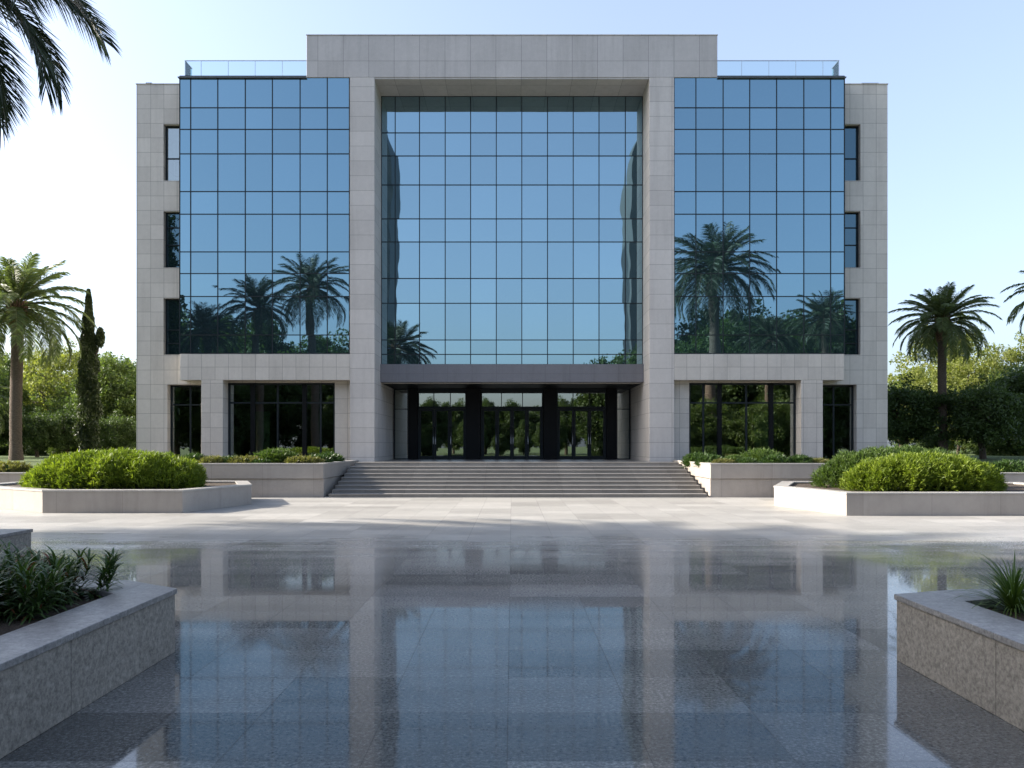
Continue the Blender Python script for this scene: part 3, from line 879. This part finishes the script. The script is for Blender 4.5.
# ------------------------------------------------------------------ broadleaf trees
def G(lab): return lab
T_oak = tree('broadleaf_tree', 'dense green tree beside the left end of the building', 'tree', (px(121, 52), 52, gz), M['oak'], 6.9, 3.2, (1, 1, 1.05), ncl=230, per=120, clr=.6, leafs=.1, seed=1)
T_pale = tree('broadleaf_tree', 'tall pale airy tree behind the left palm', 'tree', (px(58, 62), 62, gz), M['olive'], 8.8, 3.6, (1, 1, 1.15), ncl=200, per=90, clr=.6, seed=2, leafs=.1)
T_dark = tree('broadleaf_tree', 'dark round tree beside the right end of the building', 'tree', (px(906, 45), 45, gz), M['darkleaf'], 4.9, 2.35, (1, 1, 1.0), ncl=200, per=110, clr=.5, seed=5, leafs=.085)
for src, x, D, rz, k, lab in (
    (T_oak, -5, 58, 1.2, 1.0, 'green tree at the left edge behind the palms'),
    (T_pale, 20, 75, 2.2, 1.05, 'pale distant tree left of the tall palm trunk'),
    (T_pale, 97, 72, 4.0, 0.95, 'pale distant tree behind the cypress'),
    (T_oak, 84, 60, 2.0, 0.9, 'mid green tree right behind the cypress foot'),
    (T_oak, 40, 66, 3.0, 0.95, 'mid green tree right of the tall palm trunk'),
    (T_dark, 984, 43, 2.0, 0.98, 'dark round tree with low crown at the right edge'),
    (T_dark, 1036, 47, 3.1, 1.3, 'dark round tree cut by the right edge'),
    (T_pale, 958, 64, 5.1, 0.72, 'pale sunlit tree right of the right palm trunk'),
    (T_dark, 68, 50, 1.1, 0.72, 'low dark tree behind the left shrub planter'),
    (T_dark, 38, 48, 2.6, 0.66, 'low dark tree just right of the tall palm trunk'),
    (T_dark, -12, 49, 0.4, 0.9, 'low dark tree at the left edge'),
    (T_dark, 118, 47, 3.4, 0.62, 'low dark tree at the foot of the dense tree by the building'),
    (T_dark, 936, 56, 0.9, 0.5, 'low dark tree behind the right palm trunk'),
    (T_pale, 965, 66, 1.0, 0.98, 'tall pale tree behind the right palm'),
    (T_pale, 925, 72, 2.9, 0.95, 'pale distant tree above the dark tree beside the building'),
    (T_pale, 1016, 64, 5.0, 1.12, 'pale bright tree behind the dark trees at the right edge'),
    (T_oak, 985, 80, 0.7, 1.25, 'distant green tree between the pale trees on the right'),
    (T_oak, 900, 80, 3.7, 1.1, 'distant green tree by the right end of the building'),
    (T_oak, 945, 68, 1.9, 0.85, 'distant green tree low behind the right palm'),
    (T_oak, 1010, 70, 2.9, 1.0, 'distant green tree low behind the right edge trees'),
    (T_oak, 62, 85, 5.7, 1.35, 'distant green tree behind the left lawn'),
    (T_oak, 12, 72, 0.7, 1.35, 'tall green tree left of the tall palm crown'),
    (T_oak, 112, 78, 4.7, 1.5, 'tall distant tree filling the gap between cypress and building'),
    (T_pale, 75, 80, 0.2, 1.3, 'tallest pale tree between the left palm and the cypress'),
    (T_pale, 940, 84, 3.3, 1.62, 'tallest pale tree, right behind the right palm'),
    (T_oak, 990, 90, 2.3, 1.5, 'tall distant tree over the dark right trees'),
    (T_oak, 1018, 56, 1.3, 1.0, 'mid green tree above the dark trees at the right edge'),
    (T_oak, 938, 66, 4.3, 0.7, 'mid green tree left of the right palm trunk')):
    dup(src, (px(x, D), D, gz - 0.1), rz, lab, k)
for i in range(14):
    s = -1 if i % 2 else 1
    q = i // 2
    if s > 0 and q in (2, 3): continue
    x = s * (19.5 + q * 3.6)
    dup(T_oak, (x + (0.6 if q % 2 else 0), 55 + (q % 3) * 1.5, gz - 0.55), i * 1.9, 'wide low bush at the back of the %s lawn, %s from the building' % ('left' if s < 0 else 'right', ('first', 'second', 'third', 'fourth', 'fifth', 'sixth', 'seventh')[q]), 0.72, 0.42)['group'] = 'low bushes at the back of the lawns'
rr = random.Random(5)
for i in range(18):
    s = -1 if i % 2 else 1
    x = s * (50 + (i // 2) * 8 + rr.uniform(-2, 2)); y = rr.uniform(92, 120)
    dup(rr.choice([T_oak, T_pale]), (x, y, gz - 0.2), rr.uniform(0, 6), 'far tree in the belt behind the %s lawn, %s from the building' % ('left' if s < 0 else 'right', ('first', 'second', 'third', 'fourth', 'fifth', 'sixth', 'seventh', 'eighth', 'ninth')[i // 2]), rr.uniform(1.2, 1.6))['group'] = 'belt of far trees on the ' + ('left' if s < 0 else 'right')

# cypress
def cypress(loc, H, r0, label, seed=0):
    t = thing('cypress', label, 'cypress tree', loc)
    n = 26000
    z = rng.uniform(0, 1, n)
    prof = np.where(z < 0.1, 0.75 + 2.5 * z, 1.0 - ((z - 0.1) / 0.9) ** 2.2) * r0 + 0.04
    a = rng.uniform(0, 2 * np.pi, n)
    rr_ = prof * (0.7 + 0.3 * rng.uniform(0, 1, n) ** 0.5) * (1 + 0.20 * np.sin(a * 3 + z * 21) + 0.16 * np.sin(z * 47 + a * 2)) * rng.uniform(.85, 1.18, n)
    P = np.stack([rr_ * np.cos(a), rr_ * np.sin(a), 0.25 + z * (H - 0.25)], 1)
    # side shoot
    m = 1800
    q = unit(m) * rng.uniform(.2, 1, (m, 1)) * np.array([.22, .22, .55]) + np.array([0.62, 0, H * 0.72])
    P = np.concatenate([P, q])
    V, Q = leaf_quads(P, 0.09, 0.4, up=1.2)
    np_mesh('crown', V, Q, M['cypress'], t)
    MB().tube([(0, 0, -.1), (0, 0, H * .5), (0, 0, H * .9)], [.14, .08, .02], 8).tube([(0, 0, H * .55), (.5, 0, H * .64), (.62, 0, H * .75)], [.05, .04, .02], 6).build('trunk', M['bark'], t, world=False)
cp = at(89, 290, 42)
cypress((cp.x, 42, gz), cp.z - gz, 0.44, 'slim dark cypress with a side shoot, between the left palm and the building')

# trees behind the camera (mirrored in the glass) and the tall shade trees left of the plaza
def words(v):
    v = int(v)
    o = ['zero', 'one', 'two', 'three', 'four', 'five', 'six', 'seven', 'eight', 'nine', 'ten', 'eleven', 'twelve', 'thirteen', 'fourteen', 'fifteen', 'sixteen', 'seventeen', 'eighteen', 'nineteen']
    if v < 20: return o[v]
    tens = ['', '', 'twenty', 'thirty', 'forty', 'fifty', 'sixty'][v // 10]
    return tens + ('-' + o[v % 10] if v % 10 else '')
T_back = tree('broadleaf_tree', 'broad tree behind the viewpoint, mirrored in the glass', 'tree', (-20, -34, 0), M['darkleaf'], 13.5, 5.4, (1, 1, 1.2), ncl=330, per=120, clr=1.0, leafs=.19, trunk=.3, seed=9)
T_back['group'] = 'trees mirrored in the facade'
for x, y, k in ((-31, -28, 1.1), (-42, -24, 1.15), (-27, -44, 1.4), (-38, -46, 1.4), (-50, -38, 1.35), (27, -30, 1.2), (21, -38, 1.15), (38, -26, 1.25), (47, -32, 1.35),
                (32, -44, 1.5), (54, -24, 1.25), (12.5, -19, 0.98), (15, -52, .75), (-14, -52, .75), (-7, -60, .5), (6.5, -62, .52), (-20, -22, .7), (20, -22, .75), (33, -20, .8), (-33, -18, .8),
                (22, -62, 1.2), (-24, -64, 1.2), (0, -95, .9), (12, -90, .95), (-13, -92, .9), (7, -99, .85), (-6, -97, .95), (19, -94, .9), (-19, -96, .9), (3, -86, .55), (-9, -84, .6), (9, -83, .6), (44, -60, 1.6), (-46, -62, 1.6), (65, -50, 1.7), (-65, -50, 1.7)):
    dup(T_back, (x, y, -0.1), x * 1.3 + y, 'broad tree %s metres to the %s of the plaza axis, behind the viewpoint' % (words(abs(x)), 'left' if x < 0 else 'right') + (', far back' if -y > 55 else ''), k * (1.15 if abs(x) > 35 or x > 0 and abs(x) > 16 else 1))
for x, y, k in ((15, 3.4, .9), (18.2, 2.6, .98), (21.5, 4.2, .92), (25, 3, .98)):
    dup(T_oak, (x, y, -0.3), x, 'bushy tree just outside the %s edge, %s metres off the plaza axis' % ('left' if x < 0 else 'right', words(abs(x))), k)['group'] = 'bushy trees just outside the right edge'
for i in range(26):
    x = -60 + i * 4.8
    y = -27 - (i % 3) * 2.5 if abs(x) > 11 else -72 - (i % 2) * 3
    dup(T_back, (x, y, -0.3), i * 1.7, 'low broad bush %s metres to the %s of the plaza axis, behind the viewpoint' % (words(abs(x)), 'left' if x < 0 else 'right'), 0.36 + 0.05 * (i % 3))['group'] = 'low bushes mirrored in the ground floor glass'
T_shade = tree('poplar_tree', 'tall dense shade tree left of the plaza, nearest to the steps', 'tree', (-30.3, 13.0, 0), M['darkleaf'], 20.5, 4.2, (1, 1, 2.1), ncl=560, per=110, clr=1.1, leafs=.24, trunk=.35, seed=14, group='tall shade trees left of the plaza')
for x, y, k, lab in ((-32.4, 8.0, 1.1, 'second'), (-35, 2.5, 1.18, 'third'), (-37.6, -3, 1.22, 'fourth'), (-40.5, -9, 1.25, 'fifth'), (-43.5, -15.5, 1.3, 'sixth'), (-39.5, 12, 1.2, 'outer first'), (-43, 4, 1.3, 'outer second')):
    dup(T_shade, (x, y, 0), x + y, 'tall shade tree left of the plaza, %s from the steps' % lab, k)
for x, y, h, lab in ((-28.5, 17.6, 13.0, 'palm outside the left edge whose crown throws feathery shade on the plaza'), (-31.5, 18.6, 16.5, 'second palm outside the left edge, throwing feathery shade'),
                (-35, 17.4, 19.5, 'tallest palm outside the left edge, throwing feathery shade')):
    dup(P2, (x, y, 0), y, lab, 1.05, h / p2z)

# ------------------------------------------------------------------ shrubs
def tuft_shrub(name, label, cat, loc, dims, mat, nt=1500, nb=13, bl=0.24, bw=0.011, group=None, seed=0, tips=None, stemmed=True):
    """dome of upright leafy shoots"""
    t = thing(name, label, cat, loc, group)
    a, b, h = dims
    d = unit(nt); d[:, 2] = np.abs(d[:, 2]) ** 0.8
    d /= np.linalg.norm(d, axis=1)[:, None]
    r = rng.uniform(0.88, 1.0, nt)
    lump = 1 + 0.03 * np.sin(d[:, 0] * 9 + seed) * np.cos(d[:, 1] * 8) + 0.04 * np.sin(d[:, 0] * 17)
    base = d * (r * lump)[:, None]
    # squarish dome
    pw = 0.72
    base = np.sign(base) * np.abs(base) ** np.array([1, 1, pw]) * np.array([a, b, h])
    nrm = d / np.array([a, b, h]) ; nrm /= np.linalg.norm(nrm, axis=1)[:, None]
    ax = nrm * 0.75 + np.array([0, 0, 0.75]) + rng.normal(size=(nt, 3)) * 0.22
    ax /= np.linalg.norm(ax, axis=1)[:, None]
    n = nt * nb
    B0 = np.repeat(base, nb, 0); A = np.repeat(ax, nb, 0)
    u = unit(n) * rng.uniform(.35, .95, (n, 1))
    D = A + u; D /= np.linalg.norm(D, axis=1)[:, None]
    L = (bl * rng.uniform(.55, 1.2, n))[:, None]
    B0 = B0 + A * rng.uniform(-0.1, 0.10, (n, 1)) - A * bl * 0.4
    S = np.cross(D, unit(n)); S /= np.linalg.norm(S, axis=1)[:, None]
    w = bw * rng.uniform(.8, 1.4, n)[:, None]
    mid = B0 + D * L * .55; end = B0 + D * L + np.array([0, 0, -1]) * L * 0.15
    V = np.stack([B0 - S * w * .5, B0 + S * w * .5, mid + S * w, mid - S * w, end + S * w * .1, end - S * w * .1], 1).reshape(-1, 3)
    k = np.arange(n)[:, None] * 6
    Q = np.concatenate([k + np.array([0, 1, 2, 3]), k + np.array([3, 2, 4, 5])], 0)
    np_mesh('foliage', V, Q, mat, t)
    core = MB()
    for i in range(14):
        aa = i * 2.4; q = 0.75 * math.sqrt((i + .5) / 14)
        core.tube([(0.3 * a * q * math.cos(aa), 0.3 * b * q * math.sin(aa), -0.05), (a * q * .8 * math.cos(aa), b * q * .8 * math.sin(aa), h * .75 * (1 - q * q * .6))], [0.02, 0.008], 5)
    core.build('stems', M['bark'], t, world=False)
    # inner twiggy mass so the shrub is not see-through
    P = unit(2500) * rng.uniform(.2, 1, (2500, 1)) ** .5 * np.array([a * .84, b * .84, h * .80]); P[:, 2] = np.abs(P[:, 2])
    V, Q = leaf_quads(P, 0.09, .6)
    np_mesh('inner_twigs', V, Q, M['strap'], t)
    return t
tuft_shrub('round_shrub', 'big bright green mounded shrub filling the left plaza planter', 'shrub', (px(115, 25.3), 25.5, 0.58), (2.8, 1.75, 1.15), M['hedge'], nt=5600, nb=10, bl=.19, bw=.010, seed=1)
tuft_shrub('round_shrub', 'darker wide green shrub at the back of the right plaza planter', 'shrub', (px(908, 25.8), 26.3, 0.56), (2.8, 1.3, 1.27), M['low'], nt=4400, nb=10, bl=.175, bw=.010, seed=2)
tuft_shrub('round_shrub', 'bright green shrub at the front of the right plaza planter', 'shrub', (px(926, 24.2), 24.4, 0.56), (2.35, 1.2, 1.08), M['hedge'], nt=4400, nb=10, bl=.175, bw=.010, seed=3)

# small shrubs in the planters beside the steps: (px centre, half width m, depth half, height, material)
S1 = tuft_shrub('low_shrub', 'feathery green mound, tallest shrub of the planter left of the steps', 'shrub', (px(274, 31.3), 31.6, 1.1), (.95, .6, .62), M['low'], nt=420, nb=12, bl=.26, seed=4)
S2 = tuft_shrub('low_shrub', 'golden green low shrub left of the feathery mound', 'shrub', (px(246, 31), 31.0, 1.1), (.75, .45, .36), M['lowgold'], nt=260, nb=11, bl=.16, seed=5)
S3 = tuft_shrub('low_shrub', 'dark green low shrub nearest the left side of the steps', 'shrub', (px(318, 31.6), 31.6, 1.1), (.55, .5, .38), M['strap'], nt=260, nb=12, bl=.2, seed=6)
for srcs, xp, D, sx, lab in ((S2, 214, 30.9, 1.0, 'green low shrub behind the shoulder of the left plaza shrub'), (S3, 230, 31.2, .9, 'small dark shrub between two golden ones left of the steps'),
                             (S2, 305, 30.9, 1.0, 'golden low shrub right of the feathery mound, left planter'), (S3, 262, 30.75, .7, 'tiny dark shrub in front of the feathery mound'),
                             (S3, 329, 33.6, 1.15, 'dark shrub further back at the left edge of the steps'), (S3, 699, 33.6, 1.15, 'dark shrub further back at the right edge of the steps'),
                             (S3, 195, 31.3, 1.1, 'dark shrub partly hidden by the left plaza shrub'),
                             (S1, 762, 31.7, 1.0, 'feathery green mound, tallest shrub of the planter right of the steps'), (S1, 735, 31.4, .66, 'small feathery shrub left of the tallest one, right planter'),
                             (S3, 711, 31.7, 1.0, 'dark green spreading shrub nearest the right side of the steps'), (S2, 724, 30.75, .75, 'rusty golden low shrub second from the steps, right planter'),
                             (S3, 776, 30.8, 1.0, 'dark low shrub in front of the tallest mound, right planter'), (S3, 800, 31.0, 1.0, 'dark low shrub before the stone column on the right'),
                             (S3, 748, 30.8, .8, 'small dark shrub at the front edge of the right planter'), (S2, 818, 31.2, .8, 'golden low shrub touching the right plaza shrub')):
    dup(srcs, (px(xp, D), D, 1.1), xp * .3, lab, sx)
# hedge along the lawns
for s, x0, nm in ((-1, -19.5, 'left'), (1, 19.2, 'right')):
    for i in range(6):
        dup(S3 if s > 0 else S2, (x0 + s * i * 1.25, 30.9 + 0.1 * (i % 2), 0.78), i * 1.3, 'clipped low shrub behind the %s retaining wall, %s from the building' % (nm, ('first', 'second', 'third', 'fourth', 'fifth', 'sixth')[i]), 1.25)['group'] = 'row of low shrubs behind the %s retaining wall' % nm

# strap leaved plants, foreground
def strap_plant(name, label, cat, loc, nblade, L, w, mat, spread=1.0, seed=0, group=None, shoots=1, rad=0.0, curve=1.0, red=0):
    t = thing(name, label, cat, loc, group)
    r_ = random.Random(seed)
    V, Q, V2, Q2 = [], [], [], []
    for sidx in range(shoots):
        a0 = r_.uniform(0, 6.28); q = rad * math.sqrt(r_.random())
        b0 = Vector((q * math.cos(a0), q * math.sin(a0), 0))
        axis = Vector((math.cos(a0) * q / max(rad, .01) * .5, math.sin(a0) * q / max(rad, .01) * .5, 1)).normalized()
        sh = r_.uniform(.55, 1.0)
        for k in range(nblade):
            az = k * 2.4 + r_.uniform(-.3, .3)
            fr = k / nblade
            el = R(82) - (1 - fr) * R(70) * spread + r_.uniform(-.12, .12)
            h = Vector((math.cos(az), math.sin(az), 0))
            p = b0 + axis * (fr * (L * .9 if shoots > 1 else .06)) * sh
            ll = L * r_.uniform(.7, 1.1) * (1.0 if shoots == 1 else .55)
            e_ = el; NS = 6; pts = [p.copy()]
            for i in range(NS):
                e_ -= 0.11 * curve * (1 + i * .35)
                p = p + (h * math.cos(e_) + Vector((0, 0, math.sin(e_)))) * ll / NS
                pts.append(p.copy())
            side = h.cross(Vector((0, 0, 1)))
            tv, tq = (V2, Q2) if (red and r_.random() < red) else (V, Q)
            n = len(tv)
            for i, pp in enumerate(pts):
                u = i / NS
                ww = w * (0.55 + 1.6 * u * (1 - u) + .1) * (1 - u ** 4) * .8 + .0006
                up = Vector((0, 0, ww * .25))
                tv.extend([pp - side * ww + up, pp + side * ww + up])
                if i: tq.append((n + 2 * i - 2, n + 2 * i - 1, n + 2 * i + 1, n + 2 * i))
    np_mesh('leaves', np.array([tuple(v) for v in V]), np.array(Q), mat, t, smooth=True)
    if V2:
        np_mesh('reddish_leaves', np.array([tuple(v) for v in V2]), np.array(Q2), M['red'], t, smooth=True)
    return t
A = strap_plant('leafy_plant', 'dark leafy plant with reddish tips at the far right corner of the left foreground planter', 'plant', (-4.15, 7.2, .5), 30, .46, .013, M['strap'], shoots=42, rad=.42, seed=1, red=.05, group='leafy plants in the left foreground planter')
rr = random.Random(11)
spots = [(-4.75, 7.35, 1.05), (-5.4, 7.2, 1.1), (-4.35, 6.5, 1.0), (-5.0, 6.65, 1.12), (-5.7, 6.5, 1.1), (-4.4, 5.8, .9), (-5.1, 5.9, 1.05), (-6.2, 7.3, 1.1), (-5.9, 5.7, 1.05), (-4.5, 5.1, .95), (-5.3, 5.1, 1.0)]
names = ['leafy plant left of the corner one, along the back coping', 'leafy plant at the back of the planter near the left edge', 'leafy plant along the side coping, second from the corner',
         'leafy plant in the middle of the left foreground planter', 'leafy plant by the left edge of the picture, second row', 'leafy plant along the side coping, third from the corner',
         'leafy plant by the left edge, third row', 'leafy plant beyond the left edge, back row', 'leafy plant beyond the left edge, third row', 'leafy plant beyond the left edge along the side coping', 'leafy plant beyond the left edge, front row']
for (x, y, k), nm in zip(spots, names):
    dup(A, (x, y, .5), rr.uniform(0, 6), nm, k)
Gt = strap_plant('grass_tuft', 'arching grass tuft in the right foreground planter at the picture edge', 'plant', (px(1014, 6.85), 6.85, .5), 330, .62, .0065, M['low'], spread=.98, seed=4, curve=.9, group='grass tufts in the right foreground planter')
for x, y, k, nm in ((4.95, 6.9, .9, 'grass tuft behind the first one, cut by the right edge'), (4.9, 6.1, .95, 'grass tuft in front, beyond the right edge'), (5.6, 6.6, 1.1, 'grass tuft well beyond the right edge')):
    dup(Gt, (x, y, .5), x * 3, nm, k)
B4 = strap_plant('grass_tuft', 'dark tuft in the grey planter cut by the left edge', 'plant', (-9.6, 11.7, .5), 120, .5, .008, M['strap'], spread=.9, seed=6)
